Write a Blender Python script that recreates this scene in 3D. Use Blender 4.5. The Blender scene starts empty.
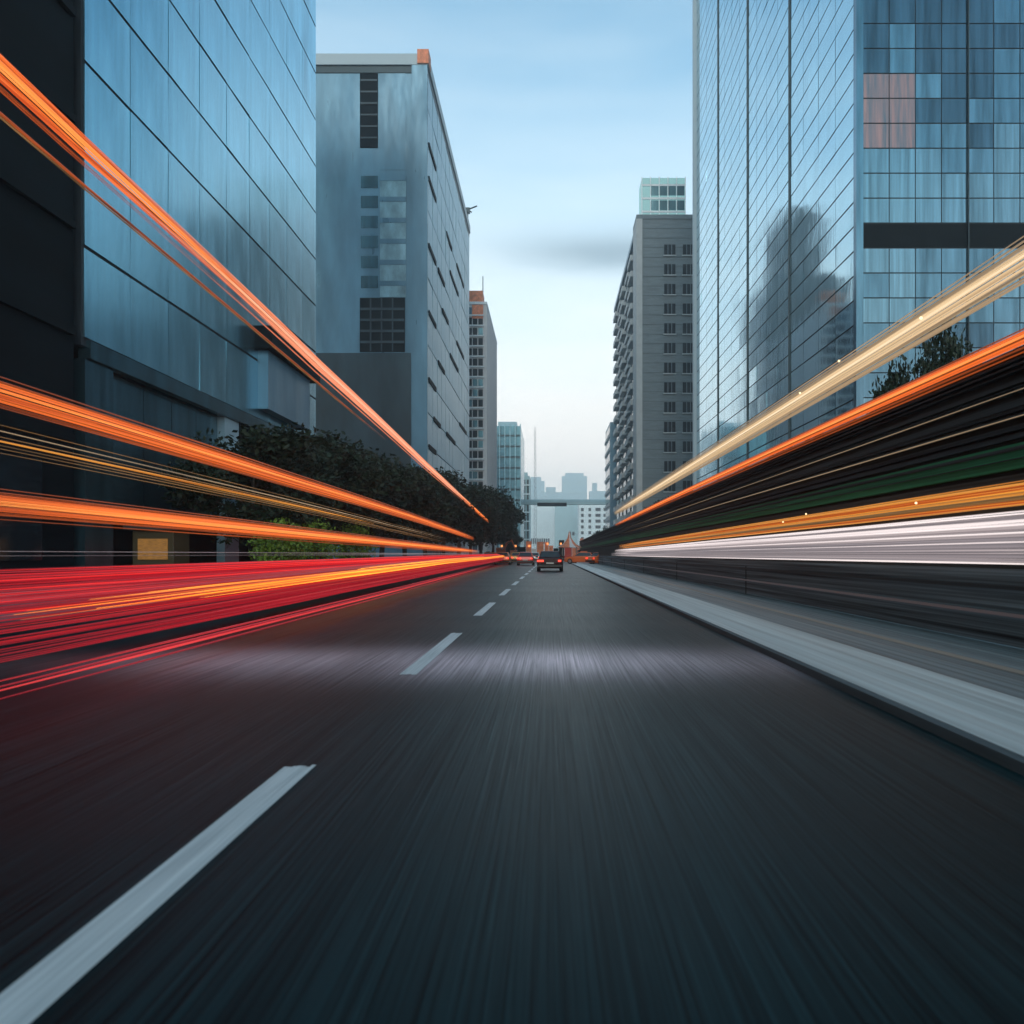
import bpy, bmesh, math, random
from mathutils import Vector, Matrix
R = math.radians
random.seed(7)
S = bpy.context.scene
COL = S.collection

# ------------------------------------------------------------------ camera
EYE = 1.2
cd = bpy.data.cameras.new('camera')
cam = bpy.data.objects.new('camera', cd); COL.objects.link(cam)
cam.location = (0, 0, EYE); cam.rotation_euler = (R(90), 0, 0)
cd.sensor_width = 36; cd.lens = 36 * 800 / 1024
cd.shift_x = -(550 - 512) / 1024; cd.shift_y = (554 - 512) / 1024
cd.clip_start = .1; cd.clip_end = 8000
cd.dof.use_dof = True; cd.dof.focus_distance = 70; cd.dof.aperture_fstop = 28.1 / 13
S.camera = cam

# ------------------------------------------------------------------ world
SUN_EL, SUN_ROT = 14, 184
w = bpy.data.worlds.new('World'); S.world = w; w.use_nodes = True
nt = w.node_tree; N = nt.nodes; L = nt.links
N.clear()
out = N.new('ShaderNodeOutputWorld'); bg = N.new('ShaderNodeBackground')
sky = N.new('ShaderNodeTexSky'); sky.sky_type = 'NISHITA'; sky.sun_disc = False
sky.sun_elevation = R(SUN_EL); sky.sun_rotation = R(SUN_ROT)
sky.air_density = 1.0; sky.dust_density = 1.6; sky.ozone_density = 2.4
tc = N.new('ShaderNodeTexCoord'); sp = N.new('ShaderNodeSeparateXYZ')
L.new(tc.outputs['Generated'], sp.inputs[0])
def wmath(op, a, b=None, c=None):
    m = N.new('ShaderNodeMath'); m.operation = op
    for i, v in enumerate((a, b, c)):
        if v is None: continue
        if isinstance(v, (int, float)): m.inputs[i].default_value = v
        else: L.new(v, m.inputs[i])
    return m.outputs[0]
def wramp(v, stops):
    r = N.new('ShaderNodeValToRGB'); L.new(v, r.inputs[0]); e = r.color_ramp.elements
    while len(e) < len(stops): e.new(.5)
    for k, (p, c) in enumerate(stops):
        e[k].position = p; e[k].color = (c[0], c[1], c[2], 1)
    return r.outputs[0]
def wmix(f, a, b, blend='MIX'):
    m = N.new('ShaderNodeMix'); m.data_type = 'RGBA'; m.blend_type = blend
    for s_, v in ((0, f), (6, a), (7, b)):
        if isinstance(v, float): m.inputs[s_].default_value = v
        elif isinstance(v, tuple): m.inputs[s_].default_value = v
        else: L.new(v, m.inputs[s_])
    return m.outputs[2]
z = sp.outputs[2]
# thin high cloud veil: white low over the horizon, clearing upwards
map_ = N.new('ShaderNodeMapping'); map_.inputs['Scale'].default_value = (1.6, 1.6, 9)
L.new(tc.outputs['Generated'], map_.inputs[0])
cn = N.new('ShaderNodeTexNoise'); cn.inputs['Scale'].default_value = 1.5; cn.inputs['Detail'].default_value = 5
cn.inputs['Roughness'].default_value = .5; L.new(map_.outputs[0], cn.inputs[0])
veil = wramp(z, [(0, (.98,)*3), (.2, (.95,)*3), (.33, (.72,)*3), (.52, (.25,)*3), (1, (.12,)*3)])
vn = wmath('MULTIPLY_ADD', cn.outputs[0], .9, -.42)
veilf = wmath('ADD', veil, wmath('MULTIPLY', vn, wramp(z, [(0, (.2,)*3), (.25, (.6,)*3), (1, (.5,)*3)])))
mnode = N.new('ShaderNodeClamp'); L.new(veilf, mnode.inputs[0])
tint = wmix(1.0, sky.outputs[0], (.60, 1.22, 1.18, 1), 'MULTIPLY')
VEIL = (5.2, 5.7, 5.75, 1)
low = wmix(wramp(z, [(0, (1,)*3), (.30, (.35,)*3), (.45, (0,)*3), (1, (0,)*3)]), VEIL, (6.6, 6.25, 5.9, 1))
c1 = wmix(mnode.outputs[0], tint, low)
# one long grey cloud bank low ahead
dx = wmath('DIVIDE', wmath('SUBTRACT', sp.outputs[0], .075), .12)
dz = wmath('DIVIDE', wmath('SUBTRACT', wmath('ADD', z, wmath('MULTIPLY', cn.outputs[0], -.05)), .334), .020)
bank = wmath('EXPONENT', wmath('MULTIPLY', wmath('ADD', wmath('MULTIPLY', dx, dx), wmath('MULTIPLY', dz, dz)), -1))
bank = wmath('MULTIPLY', bank, wmath('GREATER_THAN', sp.outputs[1], 0))
c2 = wmix(wmath('MULTIPLY', bank, .8), c1, (1.5, 2.15, 2.6, 1))
L.new(c2, bg.inputs[0]); bg.inputs[1].default_value = .15
L.new(bg.outputs[0], out.inputs[0])

# ------------------------------------------------------------------ sun
sl = bpy.data.lights.new('sun', 'SUN'); so = bpy.data.objects.new('sun', sl); COL.objects.link(so)
sl.energy = .5; sl.angle = R(14); sl.color = (1, .88, .80)
el, az = R(SUN_EL + 10), R(SUN_ROT)
d = -Vector((math.sin(az) * math.cos(el), math.cos(az) * math.cos(el), math.sin(el)))
so.rotation_euler = d.to_track_quat('-Z', 'Y').to_euler()

S.view_settings.view_transform = 'Standard'; S.view_settings.look = 'None'
S.view_settings.exposure = .6; S.view_settings.gamma = 1
S.render.engine = 'CYCLES'
S.cycles.max_bounces = 8; S.cycles.volume_bounces = 1

# ------------------------------------------------------------------ helpers
def tag(o, label=None, cat=None, group=None, kind=None):
    if label: o['label'] = label
    if cat: o['category'] = cat
    if group: o['group'] = group
    if kind: o['kind'] = kind
    return o
def empty(name, loc=(0, 0, 0), label=None, cat=None, group=None):
    o = bpy.data.objects.new(name, None); COL.objects.link(o); o.location = loc
    o.empty_display_size = .2
    return tag(o, label, cat, group)
class MB:
    def __init__(s): s.v = []; s.f = []; s.m = []; s.smooth = False
    def add(s, vs, fs, mi=0):
        b = len(s.v); s.v += [tuple(v) for v in vs]
        s.f += [tuple(b + i for i in f) for f in fs]; s.m += [mi] * len(fs); return s
    def box(s, x0, x1, y0, y1, z0, z1, mi=0):
        vs = [(x, y, z) for z in (z0, z1) for y in (y0, y1) for x in (x0, x1)]
        return s.add(vs, [(0, 2, 3, 1), (4, 5, 7, 6), (0, 1, 5, 4), (2, 6, 7, 3), (0, 4, 6, 2), (1, 3, 7, 5)], mi)
    def quad(s, *p, mi=0): return s.add(p, [(0, 1, 2, 3)], mi)
    def tube(s, pts, rad, n=8, mi=0, squash=1.0):
        vs = []; fs = []; k = len(pts)
        for i, p in enumerate(pts):
            p = Vector(p); a = Vector(pts[max(i - 1, 0)]); b = Vector(pts[min(i + 1, k - 1)])
            t = (b - a).normalized(); up = Vector((0, 0, 1)) if abs(t.z) < .9 else Vector((0, 1, 0))
            u = t.cross(up).normalized(); v = u.cross(t).normalized()
            r = rad[i] if isinstance(rad, (list, tuple)) else rad
            for j in range(n):
                q = 2 * math.pi * j / n
                vs.append(p + u * (r * math.cos(q)) + v * (r * squash * math.sin(q)))
        for i in range(k - 1):
            for j in range(n):
                fs.append((i * n + j, i * n + (j + 1) % n, (i + 1) * n + (j + 1) % n, (i + 1) * n + j))
        fs.append(tuple(range(n - 1, -1, -1))); fs.append(tuple((k - 1) * n + j for j in range(n)))
        return s.add(vs, fs, mi)
    def mesh(s, name, mats, bevel=0):
        me = bpy.data.meshes.new(name); me.from_pydata(s.v, [], s.f); me.update()
        for m in (mats if isinstance(mats, (list, tuple)) else [mats]): me.materials.append(m)
        me.polygons.foreach_set('material_index', s.m)
        if s.smooth: me.polygons.foreach_set('use_smooth', [True] * len(s.f))
        return me
    def build(s, name, mats, parent=None, bevel=0):
        o = bpy.data.objects.new(name, s.mesh(name, mats)); COL.objects.link(o)
        if bevel:
            b = o.modifiers.new('bevel', 'BEVEL'); b.width = bevel; b.segments = 2; b.limit_method = 'ANGLE'
        if parent: o.parent = parent
        return o
def box(name, mats, parent, *a, bevel=0): return MB().box(*a).build(name, mats, parent, bevel)

# ------------------------------------------------------------------ materials
def mat(name, col, rough=.6, metal=0, spec=.5, var=0, vscale=(1, 1, 1), ns=1.0, bump=0, bscale=None, bns=None, detail=4, col2=None, rvar=0):
    m = bpy.data.materials.new(name); m.use_nodes = True
    t = m.node_tree; n = t.nodes; l = t.links; p = n['Principled BSDF']
    p.inputs['Base Color'].default_value = (*col, 1); p.inputs['Roughness'].default_value = rough
    p.inputs['Metallic'].default_value = metal; p.inputs['Specular IOR Level'].default_value = spec
    tcn = n.new('ShaderNodeTexCoord')
    def noise(sc, ns_, det):
        mp = n.new('ShaderNodeMapping'); mp.inputs['Scale'].default_value = sc
        l.new(tcn.outputs['Object'], mp.inputs[0])
        q = n.new('ShaderNodeTexNoise'); q.inputs['Scale'].default_value = ns_; q.inputs['Detail'].default_value = det
        q.inputs['Roughness'].default_value = .6
        l.new(mp.outputs[0], q.inputs[0]); return q.outputs[0]
    if var or col2:
        q = noise(vscale, ns, detail)
        r = n.new('ShaderNodeValToRGB'); l.new(q, r.inputs[0])
        c2 = col2 or tuple(c * (1 - var) for c in col); c1 = col if col2 else tuple(min(1, c * (1 + var)) for c in col)
        r.color_ramp.elements[0].position = .3; r.color_ramp.elements[1].position = .7
        r.color_ramp.elements[0].color = (*c2, 1); r.color_ramp.elements[1].color = (*c1, 1)
        l.new(r.outputs[0], p.inputs['Base Color'])
    if rvar:
        q = noise(vscale, ns * 1.7, 3); mm = n.new('ShaderNodeMapRange'); l.new(q, mm.inputs[0])
        mm.inputs[1].default_value = .3; mm.inputs[2].default_value = .7
        mm.inputs[3].default_value = max(0.02, rough - rvar); mm.inputs[4].default_value = rough + rvar
        l.new(mm.outputs[0], p.inputs['Roughness'])
    if bump:
        q = noise(bscale or vscale, bns or ns, 3); b = n.new('ShaderNodeBump'); b.inputs['Strength'].default_value = bump
        b.inputs['Distance'].default_value = .05
        l.new(q, b.inputs['Height']); l.new(b.outputs[0], p.inputs['Normal'])
    return m
def emit(name, col, st=1.0, col2=None, zs=40, lo=.35):
    """a glowing strip; fine long strands along its length"""
    m = bpy.data.materials.new(name); m.use_nodes = True
    t = m.node_tree; n = t.nodes; l = t.links; p = n['Principled BSDF']
    p.inputs['Base Color'].default_value = (.02, .02, .02, 1); p.inputs['Roughness'].default_value = .5
    p.inputs['Emission Strength'].default_value = st * .64
    tcn = n.new('ShaderNodeTexCoord'); mp = n.new('ShaderNodeMapping'); mp.inputs['Scale'].default_value = (6, .05, zs)
    l.new(tcn.outputs['Object'], mp.inputs[0])
    q = n.new('ShaderNodeTexNoise'); q.inputs['Scale'].default_value = 1; q.inputs['Detail'].default_value = 3
    l.new(mp.outputs[0], q.inputs[0])
    r = n.new('ShaderNodeValToRGB'); l.new(q.outputs[0], r.inputs[0])
    r.color_ramp.elements[0].position = .32; r.color_ramp.elements[1].position = .62
    c2 = col2 or tuple(c * lo for c in col)
    r.color_ramp.elements[0].color = (*c2, 1); r.color_ramp.elements[1].color = (*col, 1)
    l.new(r.outputs[0], p.inputs['Emission Color'])
    return m

M = {}
M['glass_blue'] = mat('blue curtain wall glass', (.34, .60, .72), .2, .92, var=.3, vscale=(1, 1, .12), ns=.6, bump=.12, bscale=(.3, .3, .3), bns=1.2, rvar=.06)  # upright tone streaks in the base colour imitate mottled reflections
M['glass_right'] = mat('pale blue mirror glass', (.42, .64, .75), .07, .95, var=.08, vscale=(1, 1, .3), ns=.6, bump=.10, bscale=(1.2, 1.2, .35), bns=1.0, rvar=.03)
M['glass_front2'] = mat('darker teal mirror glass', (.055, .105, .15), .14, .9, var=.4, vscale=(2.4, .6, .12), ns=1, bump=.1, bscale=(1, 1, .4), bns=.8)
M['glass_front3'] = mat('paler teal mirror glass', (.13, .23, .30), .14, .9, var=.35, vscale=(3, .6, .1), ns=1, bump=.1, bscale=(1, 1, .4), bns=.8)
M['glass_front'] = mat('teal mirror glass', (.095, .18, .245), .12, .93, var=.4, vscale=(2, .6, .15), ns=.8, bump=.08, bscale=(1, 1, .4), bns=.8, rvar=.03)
M['glass_dark'] = mat('dark glass', (.012, .018, .024), .12, 0)
M['glass_black'] = mat('black facade', (.003, .006, .009), .6, 0, spec=.08, var=.5, vscale=(1, .1, 1), ns=.6)
M['mullion'] = mat('dark mullion metal', (.03, .05, .06), .45, .4)
M['joint'] = mat('facade joint', (.012, .02, .028), .7)
M['conc_blue'] = mat('blue grey cladding', (.10, .205, .285), .38, .35, var=.28, vscale=(1, 1, .25), ns=.35, rvar=.12, bump=.15, bscale=(1, 1, .3), bns=.5)
M['conc_pale'] = mat('pale facade panel', (.30, .44, .52), .42, .25, var=.12, vscale=(1, 1, .4), ns=.5, rvar=.08)
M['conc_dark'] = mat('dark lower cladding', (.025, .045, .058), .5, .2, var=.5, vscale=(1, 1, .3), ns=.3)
M['roof'] = mat('roof slab', (.42, .5, .54), .5)
M['orange_paint'] = mat('orange hoarding and warm light paint', (.75, .24, .12), .6, var=.3, ns=2)  # also paints warm light on the tops of two left buildings
M['stone'] = mat('grey stone cladding', (.15, .19, .21), .7, var=.15, vscale=(.4, .4, 2.5), ns=1.2, bump=.2)
M['stone_joint'] = mat('stone joint', (.08, .105, .12), .8)
M['stone_pale'] = mat('pale stone', (.42, .45, .46), .7, var=.08, ns=.6)
M['white_wall'] = mat('white rendered wall', (.72, .69, .69), .7, var=.05, ns=.3)
M['white_frame'] = mat('white concrete frame', (.80, .83, .85), .6, var=.08, ns=.8)
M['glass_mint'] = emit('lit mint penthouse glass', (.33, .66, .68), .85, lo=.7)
M['teal'] = mat('teal tower glass', (.14, .30, .36), .2, .6, var=.3, vscale=(2, 2, .3), ns=.5)
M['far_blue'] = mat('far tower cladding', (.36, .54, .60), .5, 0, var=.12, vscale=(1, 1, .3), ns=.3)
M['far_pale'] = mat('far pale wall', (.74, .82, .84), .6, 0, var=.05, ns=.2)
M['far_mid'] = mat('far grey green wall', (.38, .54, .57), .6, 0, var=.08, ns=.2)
M['dark'] = mat('dark opening', (.006, .010, .013), .7, spec=.1)
M['glass_slab'] = mat('pale slab glass', (.30, .47, .56), .4, .4, var=.12, vscale=(1, 1, .3), ns=.4, rvar=.08)
M['slab_light'] = mat('light slab cladding', (.19, .31, .37), .35, .4, var=.5, vscale=(1, 1, .5), ns=.5)
M['glass_low'] = mat('dark lower glass', (.08, .16, .20), .22, .8, var=.5, vscale=(1, .8, .1), ns=1.2)
M['pink_reflection'] = mat('glass with painted warm reflection', (.42, .22, .21), .2, .5, col2=(.10, .14, .18), vscale=(2.6, 3, .16), ns=1.3)  # warm sky reflection painted into the base colour
M['kerb'] = mat('dark kerb stone', (.075, .10, .115), .7, spec=.15, var=.3, vscale=(1, .05, 1), ns=6)
M['paving'] = mat('pale paving', (.43, .50, .52), .5, var=.3, vscale=(3, .03, 1), ns=3, rvar=.12)
M['paving2'] = mat('grey paving', (.13, .18, .20), .5, var=.45, vscale=(4, .03, 1), ns=3, rvar=.12)
M['tan'] = mat('tan paving line', (.24, .23, .2), .6, var=.2, vscale=(6, .05, 1), ns=3)
M['paint'] = mat('worn white road paint', (.60, .66, .69), .5, var=.0, vscale=(30, .5, 1), ns=1.6, col2=(.34, .40, .43), bump=.1)
M['ground'] = mat('ground', (.05, .06, .065), .9, var=.2, ns=.2)
M['barrier'] = mat('dark barrier panel', (.20, .29, .33), .6, 0, spec=.12, col2=(.004, .008, .011), vscale=(1, .05, 9), ns=2.2, detail=5)
M['barrier_dark'] = mat('dark upper barrier panel', (.040, .056, .056), .6, 0, spec=.1, col2=(.002, .004, .005), vscale=(1, .04, 16), ns=2, detail=5)
M['barrier_green'] = mat('green barrier band', (.03, .21, .10), .5, 0, spec=.1, var=.5, vscale=(1, .08, 14), ns=2)
M['barrier_grey'] = mat('grey barrier band', (.03, .045, .05), .5, 0, spec=.15, var=.6, vscale=(1, .08, 18), ns=2)
M['rail'] = mat('galvanised rail', (.34, .38, .40), .35, .7)
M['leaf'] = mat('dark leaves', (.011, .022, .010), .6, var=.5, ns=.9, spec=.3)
M['leaf_light'] = mat('light green leaves', (.11, .19, .025), .6, var=.5, ns=1.5, spec=.3)
M['bark'] = mat('bark', (.035, .028, .022), .9, var=.3, ns=6, bump=.4)
M['tyre'] = mat('tyre rubber', (.012, .012, .012), .8)
M['rim'] = mat('wheel rim', (.4, .4, .42), .3, .9)
M['car_glass'] = mat('car window glass', (.02, .03, .035), .06)
M['chrome'] = mat('bumper trim', (.3, .3, .3), .25, .9)
M['car_dark_red'] = mat('dark red car paint', (.03, .004, .004), .5, 0, spec=.2)
M['car_orange'] = mat('orange car paint', (.7, .14, .03), .3, .1)
M['car_red'] = mat('red car paint', (.5, .03, .02), .3, .1)
M['car_yellow'] = mat('amber car paint', (.75, .34, .05), .3, .1)
M['car_white'] = mat('white car paint', (.6, .6, .6), .3, .1)
M['car_black'] = mat('black car paint', (.01, .011, .013), .25, .1)
M['plate'] = mat('number plate', (.4, .4, .38), .5)
M['yellow_wall'] = mat('yellow hoarding', (.05, .036, .012), .6)
M['mast'] = mat('grey lattice steel', (.22, .25, .27), .5, .5)

# asphalt: long fine streaks along the road, darker patches, a pale worn cross band
def asphalt():
    m = bpy.data.materials.new('asphalt'); m.use_nodes = True
    t = m.node_tree; n = t.nodes; l = t.links; p = n['Principled BSDF']
    tcn = n.new('ShaderNodeTexCoord'); sx = n.new('ShaderNodeSeparateXYZ'); l.new(tcn.outputs['Object'], sx.inputs[0])
    def noise(sc, ns_, det, rg=.6):
        mp = n.new('ShaderNodeMapping'); mp.inputs['Scale'].default_value = sc
        l.new(tcn.outputs['Object'], mp.inputs[0])
        q = n.new('ShaderNodeTexNoise'); q.inputs['Scale'].default_value = ns_; q.inputs['Detail'].default_value = det
        q.inputs['Roughness'].default_value = rg
        l.new(mp.outputs[0], q.inputs[0]); return q.outputs[0]
    def ma(op, a, b=0, c=None):
        k = n.new('ShaderNodeMath'); k.operation = op
        for i, v in enumerate((a, b, c)):
            if v is None: continue
            if isinstance(v, (int, float)): k.inputs[i].default_value = v
            else: l.new(v, k.inputs[i])
        return k.outputs[0]
    streak = noise((55, .30, 1), 1, 4, .75)
    wide = noise((2.2, .05, 1), 1, 3)
    patch = noise((.25, .9, 1), .35, 3)
    # pale worn band across the lanes between 7.8 and 10.4 m
    bx = noise((.5, .15, 1), 1.1, 2)
    dy = ma('DIVIDE', ma('SUBTRACT', sx.outputs[1], 9.0), 1.15)
    band = ma('EXPONENT', ma('MULTIPLY', ma('MULTIPLY', dy, dy), -1))
    band = ma('MULTIPLY', band, ma('MULTIPLY_ADD', bx, 1.4, -.1))
    dxx = ma('DIVIDE', ma('SUBTRACT', sx.outputs[0], -.5), 3.6)
    band = ma('MULTIPLY', band, ma('EXPONENT', ma('MULTIPLY', ma('MULTIPLY', dxx, dxx), -1)))
    # far bands of differently worn surface
    v = ma('MULTIPLY_ADD', streak, .15, -.048)
    v = ma('MULTIPLY', v, ma('MULTIPLY_ADD', wide, 1.0, .5))
    v = ma('MULTIPLY', v, ma('MULTIPLY_ADD', patch, 1.2, .4))
    bandv = ma('MAXIMUM', ma('MULTIPLY', band, ma('MULTIPLY_ADD', streak, 3.6, -.62)), 0)
    v = ma('MAXIMUM', v, .003)
    cc = n.new('ShaderNodeCombineColor')
    l.new(ma('ADD', ma('MULTIPLY', v, .12), ma('MULTIPLY', bandv, .74)), cc.inputs[0]); l.new(ma('ADD', ma('MULTIPLY', v, .54), ma('MULTIPLY', bandv, .60)), cc.inputs[1]); l.new(ma('ADD', ma('MULTIPLY', v, .66), ma('MULTIPLY', bandv, .68)), cc.inputs[2])
    l.new(cc.outputs[0], p.inputs['Base Color'])
    rr = ma('MULTIPLY_ADD', streak, -.2, .45); l.new(ma('ADD', rr, ma('MULTIPLY', patch, .1)), p.inputs['Roughness'])
    p.inputs['IOR'].default_value = 1.17; p.inputs['Specular IOR Level'].default_value = .5; p.inputs['Specular Tint'].default_value = (.5, .8, 1, 1)
    b = n.new('ShaderNodeBump'); b.inputs['Strength'].default_value = .35; b.inputs['Distance'].default_value = .01
    l.new(streak, b.inputs['Height']); l.new(b.outputs[0], p.inputs['Normal'])
    return m
M['asphalt'] = asphalt()

# ------------------------------------------------------------------ ground, road, pavements
KR, KL = 2.56, -8.6
def struct(o, name=None): o['kind'] = 'structure'; return o
struct(MB().quad((-3000, -300, -.15), (3000, -300, -.15), (3000, 6000, -.15), (-3000, 6000, -.15)).build('ground', M['ground']))
struct(MB().quad((KL, -30, 0), (KR, -30, 0), (KR, 420, 0), (KL, 420, 0)).build('road', M['asphalt']))
def slab(name, m, x0, x1, z, y0=-30, y1=420): return struct(box(name, m, None, x0, x1, y0, y1, -.14, z))
slab('kerb', M['kerb'], KR, KR + .08, .07)
slab('pavement', M['paving'], KR + .08, 3.66, .075)
slab('pavement', M['paving2'], 3.66, 4.42, .068)
slab('pavement', M['tan'], 4.42, 4.56, .072)
slab('pavement', M['paving2'], 4.56, 40, .069)
slab('kerb', M['kerb'], KL - .15, KL, .12)
slab('pavement', M['paving2'], -40, KL - .15, .115)
# lane paint
mk = MB()
a = -6.9
y = .35
while y < 240:
    y1 = y + 4.2
    y0 = -4 if y < 1 else y
    # slightly ragged ends
    n_ = 7; wd = .17
    for k in range(n_):
        xa = -1.41 - wd / 2 + wd * k / n_; xb = xa + wd / n_
        ja, jb = random.uniform(-.02, .02), random.uniform(-.06, .0)
        mk.quad((xa, y0 + ja, .004), (xb, y0 + ja, .004), (xb, y1 + jb, .004), (xa, y1 + jb, .004))
    y += 7.6
struct(mk.build('lane_marking', M['paint']))

# ------------------------------------------------------------------ facade helpers
def panels(root, name, m, org, u, nrm, w_, h_, nu, nv, gap, tilt=0, thick=.05, cap=100, skip=None, used=0, mfun=None):
    """grid of separate panels on a plane. org: lower corner, u: unit vector along the wall"""
    org = Vector(org); u = Vector(u); nrm = Vector(nrm); v = Vector((0, 0, 1))
    pw, ph = w_ / nu, h_ / nv
    cells = [(i, j) for i in range(nu) for j in range(nv) if not (skip and skip(i, j))]
    def cdist(c):
        p = org + u * ((c[0] + .5) * pw) + v * ((c[1] + .5) * ph); return (p - cam.location).length
    cells.sort(key=cdist)
    gu, gv = gap if isinstance(gap, tuple) else (gap, gap)
    a, b = (pw - gu) / 2, (ph - gv) / 2
    one = MB().box(-a, a, -thick, 0, -b, b)
    meshes = {}
    rest = {}
    for k, (i, j) in enumerate(cells):
        c = org + u * ((i + .5) * pw) + v * ((j + .5) * ph) + nrm * (thick + .002)
        rx, rz = random.gauss(0, tilt), random.gauss(0, tilt)
        X = u; Y = nrm
        rot = Matrix((X, Y, v)).transposed()
        rot = rot @ Matrix.Rotation(rx, 3, 'X') @ Matrix.Rotation(rz, 3, 'Z')
        mm = (mfun(i, j) if mfun else None) or m
        if k < cap:
            if mm.name not in meshes: meshes[mm.name] = one.mesh(name, mm)
            o = bpy.data.objects.new(name, meshes[mm.name]); COL.objects.link(o); o.parent = root
            o.matrix_local = Matrix.Translation(c - root.location) @ rot.to_4x4()
        else:
            r = rest.setdefault(mm.name, (MB(), mm))[0]
            r.add([rot @ Vector(q) + c - root.location for q in one.v], one.f)
    for r, mm in rest.values(): tag(r.build(name, mm, root), kind='stuff')

def local(root, mb):
    l = root.location; mb.v = [(a - l.x, b - l.y, c - l.z) for a, b, c in mb.v]; return mb
def wbox(name, m, root, *a, bevel=0): return local(root, MB().box(*a)).build(name, m, root, bevel)

# ---- left: black building at the frame edge
b0 = empty('dark_building', (-17, 12, 0), 'nearly black office building at the left edge of the photo, beside the blue glass block', 'building')
wbox('wall', M['glass_black'], b0, -34, -16.2, -12, 27.2, 0, 60)
for k in range(14):
    wbox('floor_band', M['glass_black'], b0, -16.2, -16.05, -12, 27.1, 5 + k * 3.6, 5.25 + k * 3.6)
for k in range(8):
    wbox('ground_floor_window', M['glass_dark'], b0, -16.2, -16.12, -6 + k * 4, -2.6 + k * 4, 1.0, 4.2)

# ---- left: blue glass block
b1 = empty('glass_building', (-17, 41, 0), 'blue glass office block on the left with long horizontal joints and a colonnaded base', 'building')
X1 = -16.0
wbox('wall', M['joint'], b1, -34, X1 - .12, 27.5, 55, 8.4, 66)
wbox('ground_floor_wall', M['glass_black'], b1, -34, X1 - 2.6, 27.6, 54.6, 0, 8.4)
wbox('cornice', M['glass_low'], b1, X1 - .4, X1 + .04, 27.8, 55.1, 8.0, 8.62)
panels(b1, 'glass_panel', M['glass_blue'], (X1 - .12, 27.6, 8.64), (0, 1, 0), (1, 0, 0), 27.3, 57.4, 9, 18, (.025, .12), tilt=.004, cap=100)
panels(b1, 'glass_panel', M['conc_blue'], (-34, 55, 0), (1, 0, 0), (0, 1, 0), 17.6, 64, 4, 18, .1, cap=0)
for yy in (27.7, 39.6):
    wbox('column', M['glass_low'] if yy < 30 else M['conc_pale'], b1, X1 - .5, X1 - .1, yy, yy + 1.8, .1, 7.98)
for k in range(4): wbox('ground_floor_window', M['glass_low'], b1, X1 - .6, X1 - .45, 30 + k * 2.4, 32.35 + k * 2.4, 2.6, 7.95)
wbox('ground_floor_window', M['dark'], b1, X1 - .6, X1 - .3, 42, 54, 2.6, 7.95)
wbox('window_box', M['conc_blue'], b1, X1 - .1, X1 + .5, 44, 51.6, 9.2, 12.4)
wbox('window_shadow', M['dark'], b1, X1 - .1, X1 + .9, 43.4, 52.6, 12.41, 13.6)  # dark box built in place of the shadow above the window box
wbox('column', M['conc_pale'], b1, X1 - .8, X1 - .1, 54, 54.9, .1, 7.98)

# ---- left: grey slab with a narrow end wall facing the camera
b2 = empty('grey_office_slab', (-20, 116, 0), 'tall blue grey slab block behind the glass block on the left, with a pale flat roof edge and a dark vertical slot', 'building')
X2 = -14.0
wbox('wall', M['conc_blue'], b2, -40, X2 - .3, 92, 140, 0, 56.5)
wbox('roof', M['roof'], b2, -40, X2 + .05, 91.7, 140.2, 57.3, 58.6, bevel=.05)
wbox('roof_edge', M['mullion'], b2, -40, X2 - .1, 91.9, 140.0, 56.5, 57.3)
wbox('warm_light_patch', M['orange_paint'], b2, X2 - 1.2, X2 + .1, 91.55, 93.4, 57.4, 59.0)  # orange box paints warm light onto the roof corner
# end wall fields
def fr(name, m, px0, px1, py0, py1, d=.1):
    s = 92 / 800
    return wbox(name, m, b2, (px0 - 550) * s, (px1 - 550) * s, 92 - d, 91.999, EYE + (554 - py1) * s, EYE + (554 - py0) * s)
fr('slot', M['dark'], 360, 378, 57, 148, .06)
fr('window', M['slab_light'], 380, 406, 178, 297, .05)
for k in range(6): fr('floor_band', M['conc_blue'], 380, 406, 176 + k * 21, 181 + k * 21, .09)
for k in range(6): fr('window', M['glass_low'], 361, 378, 176 + k * 20, 188 + k * 20, .07)
fr('window', M['conc_blue'], 380, 406, 60, 170, .03)
fr('pilaster', M['conc_blue'], 412, 427.6, 60, 470, .25)
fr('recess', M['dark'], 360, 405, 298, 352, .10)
for k in range(4): fr('floor_band', M['conc_dark'], 360.5, 404.5, 308 + k * 11, 310.5 + k * 11, .16)
for k in range(3): fr('mullion', M['conc_dark'], 370 + k * 11, 371.4 + k * 11, 298.5, 351.5, .13)
for k in range(7): fr('floor_band', M['conc_dark'], 360.5, 377.5, 68 + k * 11.5, 69.8 + k * 11.5, .09)
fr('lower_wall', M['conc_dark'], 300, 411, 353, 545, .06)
panels(b2, 'facade_panel', M['glass_slab'], (X2 - .3, 92.2, 2), (0, 1, 0), (1, 0, 0), 47.6, 54.4, 12, 14, .16, tilt=.006, thick=.2, cap=100)
for (i, j, ln) in [(0, 11, 1), (0, 9, 1), (0, 7, 1), (0, 5, 1), (0, 3, 1), (2, 9, 1), (3, 8, 1), (2, 6, 1), (5, 10, 2), (5, 7, 2), (7, 8, 2), (1, 4, 1), (4, 4, 2), (8, 5, 2), (0, 12, 1), (4, 11, 1), (7, 11, 2)]:
    y0 = 92.2 + i * 3.97; zz = 2 + j * 3.886
    wbox('window', M['dark'], b2, X2 - .1, X2 + .03, y0 + .5, y0 + 3.97 * (ln + .6), zz - .28, zz + .28)
bh = empty('dark_tower', (-44, 275, 0), 'dark stepped tower behind the grey slab, seen only as a reflection in the mirror glass', 'building')
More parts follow.
